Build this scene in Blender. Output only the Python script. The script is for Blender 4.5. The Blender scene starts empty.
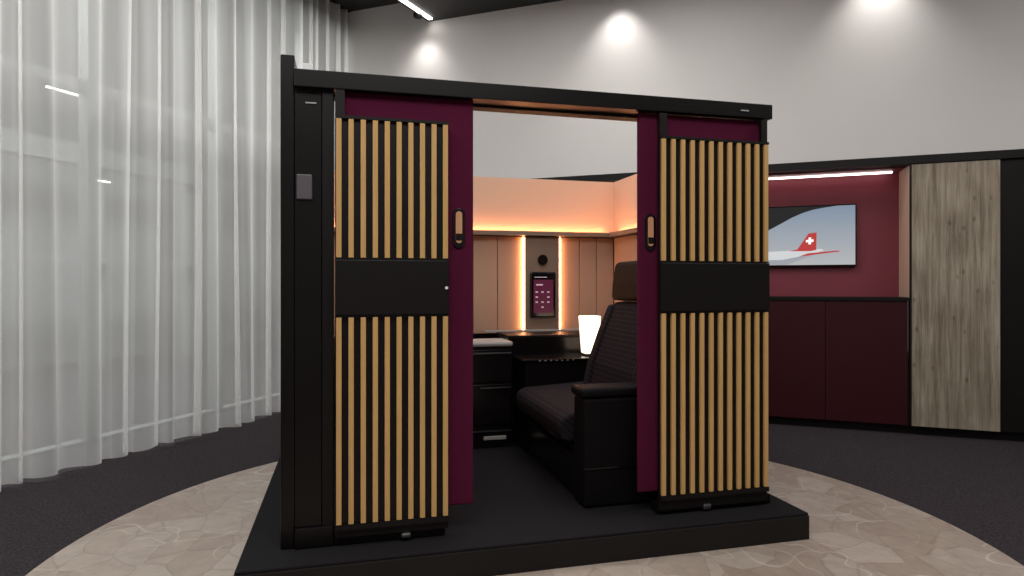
import bpy, math, random, bisect, bmesh
from mathutils import Vector, Matrix
random.seed(4)
S=bpy.context.scene
S.view_settings.view_transform='Standard'
S.view_settings.look='None'
FL=-0.12   # room floor; z=0 is the top of the display platform

# ---------------------------------------------------------------- materials
def nm(name):
    m=bpy.data.materials.new(name); m.use_nodes=True
    nt=m.node_tree; b=nt.nodes['Principled BSDF']
    return m,nt,b
def mat(name,col,rough=.5,metal=0,emit=None,es=0,noise=0,nscale=20,bump=0,spec=.5):
    m,nt,b=nm(name)
    b.inputs['Base Color'].default_value=(*col,1)
    b.inputs['Roughness'].default_value=rough
    b.inputs['Metallic'].default_value=metal
    b.inputs['Specular IOR Level'].default_value=spec
    if emit:
        b.inputs['Emission Color'].default_value=(*emit,1); b.inputs['Emission Strength'].default_value=es
    tc=nt.nodes.new('ShaderNodeTexCoord'); n=nt.nodes.new('ShaderNodeTexNoise')
    n.inputs['Scale'].default_value=nscale; n.inputs['Detail'].default_value=4
    nt.links.new(tc.outputs['Object'],n.inputs['Vector'])
    if noise:
        r=nt.nodes.new('ShaderNodeMixRGB')
        r.inputs[1].default_value=(*[c*(1-noise) for c in col],1)
        r.inputs[2].default_value=(*[min(1,c*(1+noise)) for c in col],1)
        nt.links.new(n.outputs['Fac'],r.inputs[0]); nt.links.new(r.outputs[0],b.inputs['Base Color'])
    if bump:
        bp=nt.nodes.new('ShaderNodeBump'); bp.inputs['Strength'].default_value=bump; bp.inputs['Distance'].default_value=.01
        nt.links.new(n.outputs['Fac'],bp.inputs['Height']); nt.links.new(bp.outputs[0],b.inputs['Normal'])
    return m
M={}
M['white']=mat('wall_plaster',(.69,.665,.645),.85,noise=.03,nscale=3,spec=.2)
M['ceil']=mat('ceiling_dark',(.018,.016,.016),.6)
M['black']=mat('booth_black_laminate',(.0045,.0032,.0032),.35,noise=.1,spec=.28)
M['satin']=mat('booth_black_satin',(.006,.0042,.0042),.5,spec=.25)
M['gloss']=mat('gloss_black',(.006,.0045,.005),.2,spec=.35)
M['plum']=mat('plum_felt',(.082,.0075,.030),.85,noise=.18,nscale=300,bump=.2,spec=.1)
M['maroon']=mat('maroon_lacquer',(.22,.042,.060),.5,noise=.04,nscale=6,spec=.3)
M['maroond']=mat('maroon_cabinet',(.042,.005,.009),.45,noise=.06,nscale=6,spec=.25)
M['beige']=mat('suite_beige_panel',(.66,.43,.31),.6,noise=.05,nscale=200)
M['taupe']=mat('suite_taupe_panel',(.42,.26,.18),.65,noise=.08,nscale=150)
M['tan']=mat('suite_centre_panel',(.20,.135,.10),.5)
M['led_warm']=mat('led_warm',(1,.7,.5),.5,emit=(1,.42,.18),es=34)
M['led_white']=mat('led_white',(1,1,1),.5,emit=(1,.95,.9),es=14)
M['led_hall']=mat('led_hall',(1,1,1),.5,emit=(1,1,1),es=1.6)
M['led_niche']=mat('led_niche',(1,1,1),.5,emit=(1,.86,.80),es=6)
M['lampglow']=mat('lamp_shade_glow',(1,.9,.8),.5,emit=(1,.80,.60),es=1.8)
M['grey']=mat('grey_top',(.42,.41,.40),.35)
M['metal']=mat('brushed_metal',(.3,.3,.3),.35,1)
M['lilac']=mat('reader_panel',(.10,.085,.10),.4)
M['whitep']=mat('white_plastic',(.8,.8,.8),.4)
M['plat']=mat('platform_carpet',(.014,.013,.015),.95,noise=.3,nscale=300,bump=.4,spec=.1)
M['platside']=mat('platform_side_black',(.010,.008,.008),.6,spec=.25)
M['peach']=mat('handle_hole_warm_view',(.62,.30,.16),.5)  # peach colour painted in for the warm wall showing through the handle holes
M['leather']=mat('black_leather',(.005,.004,.005),.6,noise=.2,nscale=80,bump=.15,spec=.1)
M['glass']=mat('tablet_glass',(.004,.004,.006),.12)
M['red']=mat('tail_red',(.2,.02,.02),.5,emit=(.50,.04,.035),es=.75)
M['tvw']=mat('fuselage_white',(.1,.1,.1),.5,emit=(.72,.74,.76),es=.8)
M['tvg']=mat('fuselage_shadow',(.1,.1,.1),.5,emit=(.36,.38,.43),es=.8)
M['tvc']=mat('cross_white',(.3,.3,.3),.5,emit=(1,1,1),es=.9)
M['tvd']=mat('tv_dark_shape',(.01,.01,.012),.4)
M['uimag']=mat('ui_magenta',(.03,.005,.012),.4,emit=(.12,.012,.045),es=.5)
M['uiw']=mat('ui_white',(.5,.5,.5),.4,emit=(.9,.5,.65),es=.35)
M['frame']=mat('window_frame_steel',(.16,.17,.17),.5)
M['hall']=mat('hall_wall_grey',(.28,.305,.30),.9,noise=.5,nscale=.7)

def slatmat():
    m,nt,b=nm('oak_slats'); tc=nt.nodes.new('ShaderNodeTexCoord'); mp=nt.nodes.new('ShaderNodeMapping')
    mp.inputs['Scale'].default_value=(60,60,3); n=nt.nodes.new('ShaderNodeTexNoise'); n.inputs['Scale'].default_value=1.5
    r=nt.nodes.new('ShaderNodeValToRGB'); r.color_ramp.elements[0].color=(.50,.285,.100,1); r.color_ramp.elements[1].color=(.68,.42,.17,1)
    L=nt.links.new; L(tc.outputs['Object'],mp.inputs[0]);L(mp.outputs[0],n.inputs['Vector']);L(n.outputs['Fac'],r.inputs[0]);L(r.outputs[0],b.inputs['Base Color'])
    b.inputs['Roughness'].default_value=.55;b.inputs['Specular IOR Level'].default_value=.25; return m
M['slat']=slatmat()
def woodmat():
    m,nt,b=nm('weathered_wood'); L=nt.links.new
    tc=nt.nodes.new('ShaderNodeTexCoord'); mp=nt.nodes.new('ShaderNodeMapping'); mp.inputs['Scale'].default_value=(22,22,1.0)
    n=nt.nodes.new('ShaderNodeTexNoise'); n.inputs['Scale'].default_value=2.0;n.inputs['Detail'].default_value=9;n.inputs['Distortion'].default_value=.4;n.inputs['Roughness'].default_value=.72
    r=nt.nodes.new('ShaderNodeValToRGB'); e=r.color_ramp.elements
    e[0].position=.34;e[0].color=(.19,.145,.10,1); e[1].position=.62;e[1].color=(.45,.385,.30,1)
    L(tc.outputs['Object'],mp.inputs[0]);L(mp.outputs[0],n.inputs['Vector']);L(n.outputs['Fac'],r.inputs[0])
    mp2=nt.nodes.new('ShaderNodeMapping'); mp2.inputs['Scale'].default_value=(1,1,.55)
    v=nt.nodes.new('ShaderNodeTexVoronoi'); v.inputs['Scale'].default_value=12
    L(tc.outputs['Object'],mp2.inputs[0]);L(mp2.outputs[0],v.inputs['Vector'])
    r2=nt.nodes.new('ShaderNodeValToRGB'); r2.color_ramp.elements[0].position=.04;r2.color_ramp.elements[0].color=(.45,.38,.3,1);r2.color_ramp.elements[1].position=.18;r2.color_ramp.elements[1].color=(1,1,1,1)
    L(v.outputs['Distance'],r2.inputs[0])
    mx=nt.nodes.new('ShaderNodeMixRGB');mx.blend_type='MULTIPLY';mx.inputs[0].default_value=.8
    L(r.outputs[0],mx.inputs[1]);L(r2.outputs[0],mx.inputs[2])
    # large light/dark clouds of the weathered boards
    n4=nt.nodes.new('ShaderNodeTexNoise');n4.inputs['Scale'].default_value=3;L(tc.outputs['Object'],n4.inputs['Vector'])
    r4=nt.nodes.new('ShaderNodeValToRGB');r4.color_ramp.elements[0].position=.35;r4.color_ramp.elements[0].color=(.78,.76,.74,1);r4.color_ramp.elements[1].position=.65;r4.color_ramp.elements[1].color=(1,1,1,1)
    L(n4.outputs['Fac'],r4.inputs[0])
    m5=nt.nodes.new('ShaderNodeMixRGB');m5.blend_type='MULTIPLY';m5.inputs[0].default_value=1;L(mx.outputs[0],m5.inputs[1]);L(r4.outputs[0],m5.inputs[2])
    L(m5.outputs[0],b.inputs['Base Color']);b.inputs['Roughness'].default_value=.8
    return m
M['wood']=woodmat()
def carpet():
    m,nt,b=nm('carpet_charcoal');L=nt.links.new
    tc=nt.nodes.new('ShaderNodeTexCoord');n=nt.nodes.new('ShaderNodeTexNoise');n.inputs['Scale'].default_value=110;n.inputs['Detail'].default_value=3
    r=nt.nodes.new('ShaderNodeValToRGB');e=r.color_ramp.elements;e[0].position=.32;e[0].color=(.020,.0165,.0185,1);e[1].position=.70;e[1].color=(.060,.050,.055,1)
    L(tc.outputs['Object'],n.inputs['Vector']);L(n.outputs['Fac'],r.inputs[0]);L(r.outputs[0],b.inputs['Base Color'])
    b.inputs['Roughness'].default_value=.95;b.inputs['Specular IOR Level'].default_value=.1
    bp=nt.nodes.new('ShaderNodeBump');bp.inputs['Distance'].default_value=.003;L(n.outputs['Fac'],bp.inputs['Height']);L(bp.outputs[0],b.inputs['Normal'])
    return m
M['carpet']=carpet()
def stone():
    m,nt,b=nm('stone_paving');L=nt.links.new
    tc=nt.nodes.new('ShaderNodeTexCoord')
    nz=nt.nodes.new('ShaderNodeTexNoise');nz.inputs['Scale'].default_value=2.2;nz.inputs['Detail'].default_value=2
    L(tc.outputs['Object'],nz.inputs['Vector'])
    ad=nt.nodes.new('ShaderNodeMixRGB');ad.blend_type='ADD';ad.inputs[0].default_value=.16;L(tc.outputs['Object'],ad.inputs[1]);L(nz.outputs['Color'],ad.inputs[2])
    mp=nt.nodes.new('ShaderNodeMapping');mp.inputs['Rotation'].default_value=(0,0,.5);mp.inputs['Scale'].default_value=(1,.62,1);L(ad.outputs[0],mp.inputs[0])
    def vor(sc,feat):
        v=nt.nodes.new('ShaderNodeTexVoronoi');v.feature=feat;v.inputs['Scale'].default_value=sc;L(mp.outputs[0],v.inputs['Vector']);return v
    def ramp(sock,p0,c0,p1,c1):
        r=nt.nodes.new('ShaderNodeValToRGB');e=r.color_ramp.elements;e[0].position=p0;e[0].color=(*c0,1);e[1].position=p1;e[1].color=(*c1,1);L(sock,r.inputs[0]);return r
    sep=nt.nodes.new('ShaderNodeSeparateColor');L(vor(6.5,'F1').outputs['Color'],sep.inputs[0])
    r=ramp(sep.outputs[0],0,(.37,.29,.24),1,(.47,.395,.34))
    r2=ramp(vor(6.5,'DISTANCE_TO_EDGE').outputs['Distance'],.004,(.82,.80,.78),.026,(1,1,1))
    mu=nt.nodes.new('ShaderNodeMixRGB');mu.blend_type='MULTIPLY';mu.inputs[0].default_value=1;L(r.outputs[0],mu.inputs[1]);L(r2.outputs[0],mu.inputs[2])
    def vein(scale,wid,dist,amt,src):
        n2=nt.nodes.new('ShaderNodeTexNoise');n2.inputs['Scale'].default_value=scale;n2.inputs['Detail'].default_value=1.2;n2.inputs['Distortion'].default_value=dist
        m3=nt.nodes.new('ShaderNodeMapping');m3.inputs['Location'].default_value=(scale,2,0);L(tc.outputs['Object'],m3.inputs[0]);L(m3.outputs[0],n2.inputs['Vector'])
        s=nt.nodes.new('ShaderNodeMath');s.operation='SUBTRACT';s.inputs[1].default_value=.5;L(n2.outputs['Fac'],s.inputs[0])
        a=nt.nodes.new('ShaderNodeMath');a.operation='ABSOLUTE';L(s.outputs[0],a.inputs[0])
        rr=ramp(a.outputs[0],0,(1,1,1),wid,(0,0,0))
        n5=nt.nodes.new('ShaderNodeTexNoise');n5.inputs['Scale'].default_value=1.7;L(m3.outputs[0],n5.inputs['Vector'])
        r5=ramp(n5.outputs['Fac'],.42,(0,0,0),.6,(amt,amt,amt))
        ml=nt.nodes.new('ShaderNodeMath');ml.operation='MULTIPLY';L(rr.outputs[0],ml.inputs[0]);L(r5.outputs[0],ml.inputs[1])
        mv=nt.nodes.new('ShaderNodeMixRGB');mv.inputs[2].default_value=(.76,.70,.65,1)
        L(ml.outputs[0],mv.inputs[0]);L(src,mv.inputs[1]);return mv.outputs[0]
    o1=vein(1.9,.006,.2,.65,mu.outputs[0]);o2=vein(3.7,.008,.1,.5,o1)
    n3=nt.nodes.new('ShaderNodeTexNoise');n3.inputs['Scale'].default_value=14;n3.inputs['Detail'].default_value=9;n3.inputs['Roughness'].default_value=.72;L(tc.outputs['Object'],n3.inputs['Vector'])
    r4=ramp(n3.outputs['Fac'],.3,(.76,.75,.74),.7,(1.0,1,1))
    mm=nt.nodes.new('ShaderNodeMixRGB');mm.blend_type='MULTIPLY';mm.inputs[0].default_value=1;L(o2,mm.inputs[1]);L(r4.outputs[0],mm.inputs[2])
    L(mm.outputs[0],b.inputs['Base Color']);b.inputs['Roughness'].default_value=.5
    return m
M['stone']=stone()
def plaid():
    m,nt,b=nm('seat_textile');L=nt.links.new
    tc=nt.nodes.new('ShaderNodeTexCoord');sp=nt.nodes.new('ShaderNodeSeparateXYZ');L(tc.outputs['Object'],sp.inputs[0])
    def line(sock,f,w):
        a=nt.nodes.new('ShaderNodeMath');a.operation='MULTIPLY';a.inputs[1].default_value=f;L(sock,a.inputs[0])
        c=nt.nodes.new('ShaderNodeMath');c.operation='FRACT';L(a.outputs[0],c.inputs[0])
        d=nt.nodes.new('ShaderNodeMath');d.operation='LESS_THAN';d.inputs[1].default_value=w;L(c.outputs[0],d.inputs[0]);return d.outputs[0]
    xz=nt.nodes.new('ShaderNodeMath');xz.operation='ADD';L(sp.outputs[0],xz.inputs[0]);L(sp.outputs[2],xz.inputs[1])
    a=line(sp.outputs[1],30,.14);c=line(xz.outputs[0],30,.14)
    mx=nt.nodes.new('ShaderNodeMath');mx.operation='MAXIMUM';L(a,mx.inputs[0]);L(c,mx.inputs[1])
    mix=nt.nodes.new('ShaderNodeMixRGB');mix.inputs[1].default_value=(.010,.008,.0105,1);mix.inputs[2].default_value=(.034,.022,.027,1)
    L(mx.outputs[0],mix.inputs[0]);L(mix.outputs[0],b.inputs['Base Color']);b.inputs['Roughness'].default_value=.9;b.inputs['Specular IOR Level'].default_value=.15
    return m
M['plaid']=plaid()
def curtainmat():
    m,nt,b=nm('sheer_curtain');L=nt.links.new;nt.nodes.remove(b)
    o=nt.nodes['Material Output']
    d=nt.nodes.new('ShaderNodeBsdfDiffuse');d.inputs[0].default_value=(.86,.84,.825,1)
    t=nt.nodes.new('ShaderNodeBsdfTranslucent');t.inputs[0].default_value=(.87,.86,.85,1)
    x=nt.nodes.new('ShaderNodeBsdfTransparent')
    m1=nt.nodes.new('ShaderNodeMixShader');m1.inputs[0].default_value=.45;L(d.outputs[0],m1.inputs[1]);L(t.outputs[0],m1.inputs[2])
    m2=nt.nodes.new('ShaderNodeMixShader');L(m1.outputs[0],m2.inputs[1]);L(x.outputs[0],m2.inputs[2])
    lw=nt.nodes.new('ShaderNodeLayerWeight');lw.inputs[0].default_value=.45
    mr=nt.nodes.new('ShaderNodeMapRange');mr.inputs[3].default_value=.52;mr.inputs[4].default_value=.02
    L(lw.outputs['Facing'],mr.inputs[0]);L(mr.outputs[0],m2.inputs[0])
    L(m2.outputs[0],o.inputs[0]);return m
M['curtain']=curtainmat()
def tvsky():
    m,nt,b=nm('tv_sky_picture');L=nt.links.new
    tc=nt.nodes.new('ShaderNodeTexCoord');sp=nt.nodes.new('ShaderNodeSeparateXYZ');L(tc.outputs['Object'],sp.inputs[0])
    mr=nt.nodes.new('ShaderNodeMapRange');mr.inputs[1].default_value=1.15;mr.inputs[2].default_value=1.64;L(sp.outputs[2],mr.inputs[0])
    r=nt.nodes.new('ShaderNodeValToRGB');r.color_ramp.elements[0].color=(.56,.57,.58,1);r.color_ramp.elements[1].color=(.25,.33,.44,1);L(mr.outputs[0],r.inputs[0])
    b.inputs['Base Color'].default_value=(.01,.01,.01,1);b.inputs['Roughness'].default_value=.3
    L(r.outputs[0],b.inputs['Emission Color']);b.inputs['Emission Strength'].default_value=.8;return m
M['sky']=tvsky()

# ---------------------------------------------------------------- frames
A=Vector((.05,6.65));W=Vector((.8209,-.5712));N=Vector((.5712,.8209))
def wl(s,o,z): p=A+W*s+N*o; return (p.x,p.y,z)
C0=Vector((-1.83,4.06));CD=Vector((.567,.824));CN=Vector((-.824,.567))
def cl(t,o,z): p=C0+CD*t+CN*o; return (p.x,p.y,z)
E0=Vector((.75,6.16));ED=Vector((-.65,-.76)).normalized();EN=Vector((-ED.y,ED.x))
def ex(t,o,z): p=E0+ED*t+EN*o; return (p.x,p.y,z)
def fm(o,a,b): return Matrix(((a.x,b.x,0,o.x),(a.y,b.y,0,o.y),(0,0,1,0),(0,0,0,1)))
FR={wl:fm(A,W,N),cl:fm(C0,CD,CN),ex:fm(E0,ED,EN)}

# ---------------------------------------------------------------- helpers
def link(name,me,mats,parent=None,bevel=0,smooth=False,seg=3,xf=None):
    ob=bpy.data.objects.new(name,me);S.collection.objects.link(ob)
    for k in (mats if isinstance(mats,(list,tuple)) else [mats]): me.materials.append(M[k])
    if parent: ob.parent=parent
    if xf: ob.matrix_basis=FR[xf]
    if bevel:
        md=ob.modifiers.new('bevel','BEVEL');md.width=bevel;md.segments=seg;md.limit_method='ANGLE'
    if smooth:
        for p in me.polygons:p.use_smooth=True
    return ob
def empty(name):
    e=bpy.data.objects.new(name,None);S.collection.objects.link(e);e.empty_display_size=.1;return e
FQ=[(0,3,2,1),(4,5,6,7),(0,1,5,4),(1,2,6,5),(2,3,7,6),(3,0,4,7)]
def recalc(me):
    bm=bmesh.new();bm.from_mesh(me);bmesh.ops.recalc_face_normals(bm,faces=bm.faces);bm.to_mesh(me);bm.free()
def boxes(name,lst,m,parent=None,bevel=0,xf=None,seg=2):
    v=[];f=[]
    for (x0,x1,y0,y1,z0,z1) in lst:
        b=len(v)
        v+=[(x0,y0,z0),(x1,y0,z0),(x1,y1,z0),(x0,y1,z0),(x0,y0,z1),(x1,y0,z1),(x1,y1,z1),(x0,y1,z1)]
        f+=[tuple(b+i for i in q) for q in FQ]
    me=bpy.data.meshes.new(name);me.from_pydata(v,[],f);me.update()
    return link(name,me,m,parent,bevel,seg=seg,xf=xf)
def box(name,x0,x1,y0,y1,z0,z1,m,parent=None,bevel=0,xf=None,seg=2):
    return boxes(name,[(x0,x1,y0,y1,z0,z1)],m,parent,bevel,xf,seg)
def prism(name,prof,y0,y1,m,parent=None,bevel=0,seg=3,xf=None,smooth=False):
    n=len(prof);v=[(x,y0,z) for x,z in prof]+[(x,y1,z) for x,z in prof]
    f=[tuple(range(n)),tuple(range(2*n-1,n-1,-1))]+[(i,i+n,(i+1)%n+n,(i+1)%n) for i in range(n)]
    me=bpy.data.meshes.new(name);me.from_pydata(v,[],f);me.update();recalc(me)
    return link(name,me,m,parent,bevel,seg=seg,smooth=smooth,xf=xf)
def poly(name,pts,z,m,parent=None):
    me=bpy.data.meshes.new(name);me.from_pydata([(x,y,z) for x,y in pts],[],[tuple(range(len(pts)))]);me.update()
    return link(name,me,m,parent)
def capsule(cx,cz,w,h,n=10):
    r=w/2;p=[]
    for i in range(n+1):
        a=math.pi*i/n;p.append((cx+r*math.cos(a),cz+h/2-r+r*math.sin(a)))
    for i in range(n+1):
        a=math.pi+math.pi*i/n;p.append((cx+r*math.cos(a),cz-h/2+r+r*math.sin(a)))
    return p
def circ(cx,cz,r,n=24): return [(cx+r*math.cos(2*math.pi*i/n),cz+r*math.sin(2*math.pi*i/n)) for i in range(n)]

# ---------------------------------------------------------------- room shell
poly('floor',[(-14,-5),(9,-5),(9,14),(-14,14)],FL,'carpet')
me=bpy.data.meshes.new('stone_floor_inlay')
n=128;cx,cy,R=.77,2.7,1.97
vs=[(cx+R*math.cos(2*math.pi*i/n),cy+R*math.sin(2*math.pi*i/n),FL+.004) for i in range(n)]
me.from_pydata(vs,[],[tuple(range(n))]);me.update();link('stone_floor_inlay',me,'stone')
box('ceiling',-14,9,-5,14,3.75,3.85,'ceil')
e1=E0+ED*11
cb=[(E0.x,E0.y),(e1.x,e1.y),(9,e1.y),(9,.3),(wl(6.5,0.0,0)[0],wl(6.5,0,0)[1])]
v=[(x,y,3.52) for x,y in cb]+[(x,y,3.749) for x,y in cb];k=len(cb)
me=bpy.data.meshes.new('ceiling_lowered')
me.from_pydata(v,[],[tuple(range(k)),tuple(range(2*k-1,k-1,-1))]+[(i,i+k,(i+1)%k+k,(i+1)%k) for i in range(k)]);me.update();recalc(me)
link('ceiling_lowered',me,'ceil')
led=empty('linear_ceiling_light')
box('diffuser',.06,9,.05,.085,3.508,3.519,'led_white',led,xf=ex)
box('housing',.05,9.02,.04,.048,3.50,3.519,'satin',led,xf=ex)

box('wall_feature',-.10,8,0,.12,1.95,3.749,'white',xf=wl)
box('wall_feature_base',-.10,1.395,0,.12,FL,1.95,'white',xf=wl)
box('trim_feature',1.4,8,-.025,.10,1.89,1.949,'satin',xf=wl)
box('wall_niche_back',1.4,4.92,.351,.40,.60,1.95,'maroon',xf=wl)
box('wall_niche_soffit',1.4,4.92,.125,.35,1.885,1.95,'maroon',xf=wl)
box('wall_niche_cheek',4.875,4.92,.105,.35,.90,1.884,'beige',xf=wl)
box('wall_niche_cheek_front',4.8625,4.874,-.0,.35,.90,1.884,'beige',xf=wl)
nl=empty('niche_strip_light')
box('diffuser',1.5,4.80,.26,.28,1.872,1.883,'led_niche',nl,xf=wl)
cab=empty('sideboard_cabinet')
box('worktop',1.4,4.86,-.012,.345,.875,.898,'satin',cab,xf=wl)
ds=[]
edges=[1.4,2.05,2.70,3.35,3.88,4.30,4.855]
for a,b in zip(edges[:-1],edges[1:]): ds.append((a+.002,b-.002,0,.02,-.05,.873))
boxes('doors',ds,'maroond',cab,xf=wl)
box('carcass',1.4,4.855,.022,.345,-.05,.873,'black',cab,xf=wl)
box('baseboard_feature',1.4,8,.05,.3,FL,-.052,'satin',xf=wl)
box('wall_wood_panel',4.876,5.42,-.015,.10,-.05,1.885,'wood',xf=wl)
box('trim_wood_panel',4.863,4.8745,-.02,-.001,-.05,1.885,'satin',xf=wl)
box('wall_feature_black',5.424,8,.0,.12,-.05,1.885,'satin',xf=wl)
rx,ry=wl(8,0,0)[:2]
box('wall_right',rx,rx+.1,-3.6,ry+.2,FL,3.75,'white')
box('wall_back',-8,rx,-3.7,-3.6,FL,3.75,'white')

# ---------------------------------------------------------------- television
tv=empty('television')
box('housing',3.68,4.557,.30,.349,1.145,1.646,'gloss',tv,xf=wl,bevel=.004)
box('screen',3.69,4.547,.297,.2995,1.157,1.636,'sky',tv,xf=wl)
def tvp(name,pts,o,m): prism(name,pts,o,o+.0008,m,tv,xf=wl)
tvp('cabin_window_edge',[(3.69,1.636),(3.69,1.36),(3.80,1.40),(3.90,1.45),(4.00,1.505),(4.08,1.55),(4.16,1.585),(4.24,1.61),(4.34,1.626),(4.42,1.636)],.2958,'tvd')
tvp('fuselage',[(3.69,1.190),(3.69,1.255),(3.95,1.272),(4.15,1.278),(4.30,1.287),(4.32,1.275),(4.20,1.235),(4.0,1.190)],.2958,'tvw')
tvp('fuselage_belly',[(3.69,1.157),(3.69,1.200),(4.0,1.200),(4.20,1.238),(4.26,1.245),(4.16,1.205),(4.03,1.157)],.2953,'tvg')
tvp('tail_fin',[(4.06,1.272),(4.12,1.285),(4.205,1.415),(4.265,1.422),(4.262,1.28),(4.22,1.27)],.2945,'red')
tvp('cross_h',[(4.185,1.342),(4.185,1.362),(4.242,1.366),(4.242,1.346)],.2935,'tvc')
tvp('cross_v',[(4.203,1.326),(4.223,1.326),(4.225,1.382),(4.205,1.382)],.2933,'tvc')
tvp('stabiliser',[(4.13,1.225),(4.20,1.252),(4.42,1.272),(4.44,1.264),(4.28,1.245)],.2945,'red')

# ---------------------------------------------------------------- curtain + glazing
def curtain():
    cols=3200;rows=14;t0,t1=-6.0,3.26
    kn=[];t=t0
    while t<t1+.4:
        kn.append(t);t+=random.choice([random.uniform(.04,.075),random.uniform(.08,.17)])
    amp=[random.uniform(.02,.065) for _ in kn]
    v=[];f=[]
    z0,z1=FL+.012,3.74
    for r in range(rows+1):
        q=r/rows;z=z0+(z1-z0)*q
        for c in range(cols+1):
            t=t0+(t1-t0)*c/cols
            i=min(max(bisect.bisect_right(kn,t)-1,0),len(kn)-2)
            u=(t-kn[i])/(kn[i+1]-kn[i])
            sg=1 if i%2==0 else -1
            o=sg*amp[i]*(abs(math.sin(math.pi*u))**.75)*(1.15-.4*q)+.012*math.sin(t*3.1+q*1.7)+.006*math.sin(t*41+q*3)
            o+= (1-q)*.015*math.sin(t*9.0+1.3)
            tt=t+.012*math.sin(q*2.5+t*5)*(1-q)
            zz=z+(0.010*math.sin(t*7) if r==0 else 0)
            v.append((tt,o-.02,max(zz,FL+.003)))
    for r in range(rows):
        for c in range(cols):
            a=r*(cols+1)+c;f.append((a,a+1,a+cols+2,a+cols+1))
    me=bpy.data.meshes.new('sheer_curtain');me.from_pydata(v,[],f);me.update()
    return link('sheer_curtain',me,'curtain',smooth=True,xf=cl)
curtain()
box('trim_curtain_rail',-6,3.26,-.05,.01,3.742,3.7499,'satin',xf=cl)
win=empty('window_1')
fr=[]
t=-6
while t<4.3: fr.append((t-.035,t+.035,.50,.60,FL,3.74)); t+=1.15
fr+= [(-6,4.2,.5,.6,FL,FL+.03),(-6,4.2,.5,.6,3.62,3.74),(-6,4.2,.51,.59,2.35,2.42)]
boxes('mullions',fr,'frame',win,xf=cl)
hall=empty('outside_hall')
box('hall_wall',-10,12,5.2,5.3,FL,3.74,'hall',hall,xf=cl)
hb=[]
for t in (-3.2,-1.2,.6,2.2,3.6,5.2): hb.append((t,t+.22,4.2,4.4,FL,3.74))
hb+=[(-8,10,4.0,4.2,1.25,1.35),(-8,10,4.0,4.2,2.5,2.75)]
boxes('hall_columns',hb,'frame',hall,xf=cl)
tb=[]
for (t,o,z,l) in [(-.6,2.2,2.75,.3),(.1,2.8,3.2,.4),(.9,3.0,2.3,.3),(1.6,2.5,2.95,.3),(.3,3.6,1.9,.4),(2.4,3.2,3.1,.4),(-.2,3.4,1.5,.3),(2.9,3.3,2.2,.3),(-.9,2.0,3.3,.3)]:
    tb.append((t,t+l,o,o+.03,z,z+.02))
boxes('hall_tube_lights',tb,'led_hall',hall,xf=cl)

# ---------------------------------------------------------------- display platform
pl=empty('display_platform')
box('plinth',-.385,1.955,2.385,4.5,FL+.004,-.012,'platside',pl,bevel=.003)
box('carpet_top',-.382,1.952,2.388,4.497,-.0119,0,'plat',pl,bevel=.004)

# ---------------------------------------------------------------- booth
B=empty('airline_suite_booth')
Z=.002
box('corner_fin',-.245,-.195,2.545,2.68,Z,1.865,'black',B,bevel=.004)
box('post_panel',-.194,-.096,2.545,2.68,.079,1.75,'black',B,bevel=.002)
box('post_strip',-.0945,-.052,2.538,2.66,.06,1.75,'satin',B,bevel=.002)
box('post_foot',-.194,-.052,2.53,2.68,Z,.078,'black',B,bevel=.004)
box('reader_panel',-.187,-.130,2.536,2.5445,1.32,1.415,'lilac',B,bevel=.004)
box('label_tag',-.165,-.13,2.55,2.56,1.8125,1.84,'whitep',B,bevel=.002)
box('label_plate',-.155,-.115,2.541,2.5445,1.685,1.690,'grey',B)
box('label_plate_2',1.70,1.74,2.511,2.5145,1.773,1.778,'grey',B)
prism('top_rail',[(-.194,1.806),(1.865,1.812),(1.865,1.748),(-.194,1.740)],2.515,2.61,'black',B,bevel=.003)
box('back_rail',-.195,1.865,2.611,2.67,1.735,1.79,'satin',B)
box('wall_panel_left',-.245,-.20,2.68,4.36,Z,1.745,'black',B)
box('lining_left',-.20,-.19,2.70,4.30,Z,1.73,'beige',B)
box('wall_panel_right',1.875,1.905,2.62,4.36,Z,1.735,'black',B)
box('lining_right_upper',1.865,1.875,2.67,4.30,1.36,1.735,'beige',B)
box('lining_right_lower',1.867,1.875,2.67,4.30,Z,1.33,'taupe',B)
box('wall_panel_rear',-.20,1.875,4.32,4.36,Z,1.735,'black',B)
box('lining_rear_upper',-.19,1.865,4.30,4.32,1.36,1.735,'beige',B)
vp=[]
xs=[-.19,.15,.49,.83,1.0,1.176]
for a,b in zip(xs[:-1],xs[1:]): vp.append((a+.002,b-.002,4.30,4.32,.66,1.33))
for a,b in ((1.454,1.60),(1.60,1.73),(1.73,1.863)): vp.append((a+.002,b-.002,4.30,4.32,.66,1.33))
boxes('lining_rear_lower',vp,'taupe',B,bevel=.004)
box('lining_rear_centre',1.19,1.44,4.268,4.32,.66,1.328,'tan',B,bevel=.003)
boxes('led_vertical',[(1.178,1.1885,4.282,4.298,.68,1.325),(1.4415,1.452,4.282,4.298,.68,1.325)],'led_warm',B)
boxes('ledge',[(-.19,1.865,4.235,4.32,1.335,1.355),(-.19,1.80,4.235,4.243,1.355,1.364),(1.80,1.865,2.67,4.235,1.335,1.355),(1.80,1.808,2.67,4.235,1.355,1.364)],'tan',B)
boxes('led_ledge',[(-.15,1.79,4.262,4.272,1.3555,1.362),(1.835,1.845,2.75,4.2,1.3555,1.362)],'led_warm',B)
boxes('skirt',[(-.05,.375,2.53,2.60,Z,.05),(1.30,1.865,2.53,2.60,Z,.045)],'black',B,bevel=.003)
boxes('rollers',[(.20,.24,2.505,2.53,.012,.035),(1.51,1.55,2.505,2.53,.008,.035)],'metal',B,bevel=.008)
box('plum_leaf_left',-.045,.493,2.548,2.566,.11,1.745,'plum',B,bevel=.007)
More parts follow.
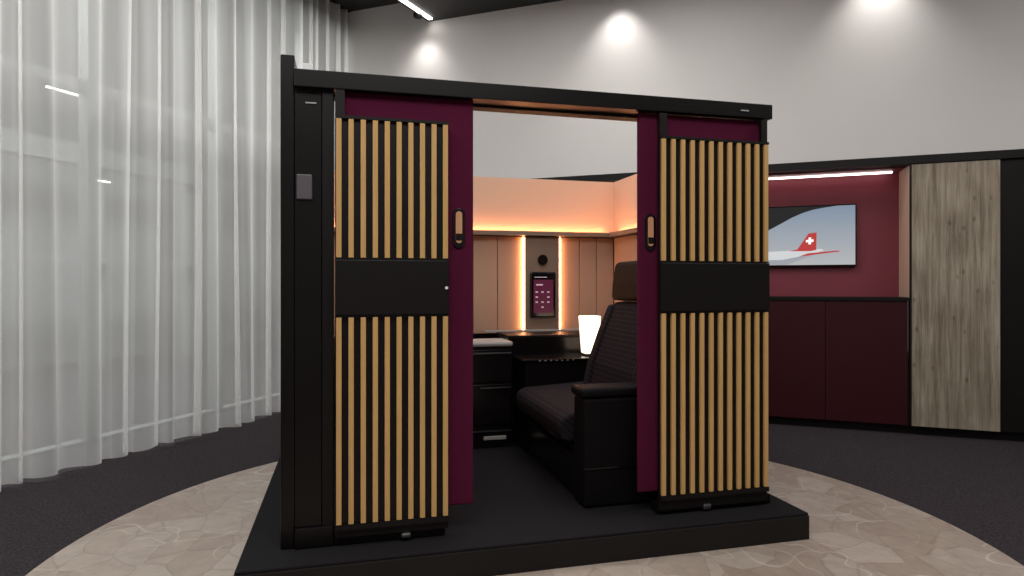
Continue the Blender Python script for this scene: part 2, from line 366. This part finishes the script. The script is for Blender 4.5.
box('plum_leaf_right',1.218,1.835,2.548,2.566,.095,1.745,'plum',B,bevel=.007)
def door(n,x0,x1,cnt,zb):
    box('door_core_'+n,x0,x1,2.512,2.532,zb,1.635,'satin',B,bevel=.003)
    box('door_band_'+n,x0,x1,2.494,2.5115,.882,1.092,'satin',B,bevel=.003)
    L=[];w=.0195;st=(x1-x0-w-.008)/(cnt-1)
    for i in range(cnt):
        a=x0+.004+i*st
        L.append((a,a+w,2.498,2.5115,1.100,1.625));L.append((a,a+w,2.498,2.5115,.09,.873))
    boxes('slats_'+n,L,'slat',B,bevel=.001,seg=1)
    boxes('door_edges_'+n,[(x0,x1,2.499,2.5115,.068,.088),(x0,x1,2.499,2.5115,1.627,1.638),(x0,x1,2.499,2.5115,.874,.881),(x0,x1,2.499,2.5115,1.093,1.099)],'satin',B)
    boxes('door_hangers_'+n,[(x0,x0+.035,2.512,2.53,1.636,1.738),(x1-.03,x1,2.512,2.53,1.636,1.738)] if n=='right' else [(x0,x0+.035,2.516,2.53,1.636,1.738)],'satin',B)
door('left',-.046,.386,10,.035);door('right',1.302,1.835,12,.02)
prism('door_knob',circ(.375,.985,.006,16),2.488,2.4935,'whitep',B)
for nme,hx in (('left',.4325),('right',1.2735)):
    prism('handle_ring_'+nme,capsule(hx,1.224,.050,.160),2.541,2.5475,'gloss',B,bevel=.002)
    prism('handle_hole_fill_'+nme,capsule(hx,1.228,.026,.128),2.5385,2.5405,'peach',B)  # solid peach fill; the warm glow through the open hole is painted on
    box('handle_grip_'+nme,hx-.0125,hx+.0125,2.5365,2.538,1.175,1.202,'gloss',B)

# ---------------------------------------------------------------- monitor
mo=empty('control_tablet')
box('body',1.222,1.408,4.248,4.2675,.768,1.084,'glass',mo,bevel=.012,seg=3)
box('screen',1.245,1.387,4.2455,4.2475,.80,1.03,'uimag',mo)
ui=[(1.25,1.34,4.2435,4.245,1.045,1.049)]
for i in range(4):
    for j in range(3):
        if (i*3+j*2)%4!=1: ui.append((1.258+j*.042,1.275+j*.042,4.2435,4.245,.94-i*.035,.949-i*.035))
ui.append((1.262,1.31,4.2435,4.245,.99,.999))
boxes('icons',ui,'uiw',mo)
spk=empty('wall_speaker')
prism('grille',circ(1.315,1.168,.036),4.258,4.2675,'gloss',spk)
# ---------------------------------------------------------------- interior console
co=empty('rear_console')
box('carcass',.985,1.863,3.93,4.266,Z,.655,'gloss',co,bevel=.004)
box('ledge_top',.985,1.863,3.925,4.266,.656,.672,'satin',co,bevel=.003)
box('ledge_line',.90,1.863,4.24,4.266,.673,.685,'grey',co)  # whitish ledge line along the console back, plain grey material
sc=empty('drawer_cabinet')
box('carcass',.30,.98,3.82,4.22,Z,.615,'black',sc,bevel=.004)
box('top',.29,.983,3.80,4.06,.617,.648,'grey',sc,bevel=.012)
boxes('drawer_fronts',[(.31,.972,3.805,3.8195,.40,.60),(.31,.972,3.805,3.8195,.14,.39)],'gloss',sc,bevel=.004)
boxes('pull_lines',[(.31,.972,3.80,3.805,.575,.583),(.78,.97,3.80,3.805,.365,.371)],'metal',sc)
box('vent_label',.80,.94,3.803,3.8195,.05,.072,'grey',sc,bevel=.003)
box('foot_line',.31,.972,3.806,3.8195,.10,.106,'metal',sc)
sh=empty('side_shelf')
box('body',1.02,1.86,3.65,3.92,Z,.535,'black',sh,bevel=.004)
box('top',1.00,1.86,3.64,3.92,.536,.552,'gloss',sh,bevel=.004)
boxes('buttons',[(1.10+.035*i,1.11+.035*i,3.6375,3.6395,.541,.546) for i in range(7)],'grey',sh)
la=empty('table_lamp')
lx=1.475
box('base',lx-.04,lx+.04,3.74,3.82,.553,.565,'metal',la,bevel=.003)
v=[]
for z,w,dp in ((.566,.045,.035),(.80,.06,.045)):
    for a,b in ((-1,-1),(1,-1),(1,1),(-1,1)): v.append((lx+a*w,3.78+b*dp,z))
me=bpy.data.meshes.new('shade');me.from_pydata(v,[],FQ);me.update();link('shade',me,'lampglow',la,bevel=.006)

# ---------------------------------------------------------------- seat
st=empty('airline_seat')
box('base',1.03,1.80,2.815,3.635,Z,.26,'gloss',st,bevel=.01)
box('base_trim',1.018,1.029,2.83,3.62,.19,.205,'satin',st)
prism('cushion',[(.965,.27),(.95,.335),(.965,.375),(1.01,.395),(1.36,.415),(1.44,.40),(1.44,.265),(1.0,.262)],2.82,3.635,'plaid',st,bevel=.018,seg=4)
prism('backrest',[(1.345,.40),(1.375,.55),(1.445,.74),(1.51,.895),(1.62,.90),(1.62,.40)],2.84,3.50,'plaid',st,bevel=.028,seg=4)
prism('backrest_bolster',[(1.325,.41),(1.36,.55),(1.43,.74),(1.49,.88),(1.54,.88),(1.44,.41)],3.44,3.53,'plaid',st,bevel=.018,seg=3)
prism('backrest_bolster_near',[(1.325,.41),(1.36,.55),(1.43,.74),(1.49,.88),(1.54,.88),(1.44,.41)],2.825,2.92,'plaid',st,bevel=.018,seg=3)
prism('headrest',[(1.495,.905),(1.50,1.0),(1.52,1.125),(1.61,1.135),(1.61,.905)],2.90,3.50,'leather',st,bevel=.026,seg=4)
box('shell',1.622,1.80,2.815,3.62,.262,.98,'black',st,bevel=.02)
box('armrest_body',1.015,1.75,2.67,2.808,Z,.49,'leather',st,bevel=.016,seg=3)
box('armrest_pad',1.000,1.75,2.662,2.812,.492,.536,'leather',st,bevel=.018,seg=4)
box('armrest_seam',1.012,1.70,2.664,2.669,.175,.182,'gloss',st)

# ---------------------------------------------------------------- downlights
for i,s_ in enumerate((.853,2.707,4.673,6.4)):
    e=empty('ceiling_downlight' if i==0 else 'ceiling_downlight.%03d'%i)
    p=wl(s_,-.20,3.505)
    bpy.ops.mesh.primitive_cylinder_add(radius=.045,depth=.028,location=(p[0],p[1],3.505))
    c=bpy.context.object;c.name='can';c.data.materials.append(M['satin']);c.parent=e
    ld=bpy.data.lights.new('lamp','SPOT');ld.energy=(18,25,30,28)[i];ld.spot_size=math.radians(95);ld.spot_blend=1;ld.shadow_soft_size=.06;ld.color=(1,.97,.94)
    lo=bpy.data.objects.new('lamp',ld);S.collection.objects.link(lo);lo.parent=e
    lo.location=(p[0],p[1],3.485)
    d=Vector((N.x*.25,N.y*.25,-1));lo.rotation_euler=d.to_track_quat('-Z','Y').to_euler()
def area(name,loc,size,en,col=(1,.98,.95),rot=(0,0,0)):
    l=bpy.data.lights.new(name,'AREA');l.shape='RECTANGLE';l.size=size[0];l.size_y=size[1];l.energy=en;l.color=col
    o=bpy.data.objects.new(name,l);S.collection.objects.link(o);o.location=loc;o.rotation_euler=rot
area('added_room_fill',(.2,.2,3.49),(2.6,1.4),92)  # added fill lamps, out of view, that brighten the room and booth
area('added_room_fill.001',(3.6,1.2,3.49),(1.6,1.6),46)
area('added_room_fill.002',(1.4,3.6,3.49),(1.8,1.2),42)
area('added_room_fill.003',(-1.6,1.6,3.49),(.8,1.6),34)
area('added_hall_fill',cl(-1,1.9,3.70),(5,2.0),290,(.97,1,.98),(0,0,math.atan2(CD.y,CD.x)))  # added fill lamps behind the curtain that make the cloth glow
area('added_hall_fill.001',cl(3.2,1.6,3.70),(3,1.4),150,(.97,1,.98),(0,0,math.atan2(CD.y,CD.x)))

w=bpy.data.worlds.new('world');S.world=w;w.use_nodes=True
w.node_tree.nodes['Background'].inputs[0].default_value=(.5,.52,.55,1);w.node_tree.nodes['Background'].inputs[1].default_value=.15

cd=bpy.data.cameras.new('camera');cam=bpy.data.objects.new('camera',cd);S.collection.objects.link(cam)
cam.location=(0,0,1.0);cam.rotation_euler=(math.radians(90),0,math.radians(-14.4))
cd.sensor_width=36;cd.lens=22.5;cd.shift_y=-4/1024;cd.clip_start=.05
S.camera=cam
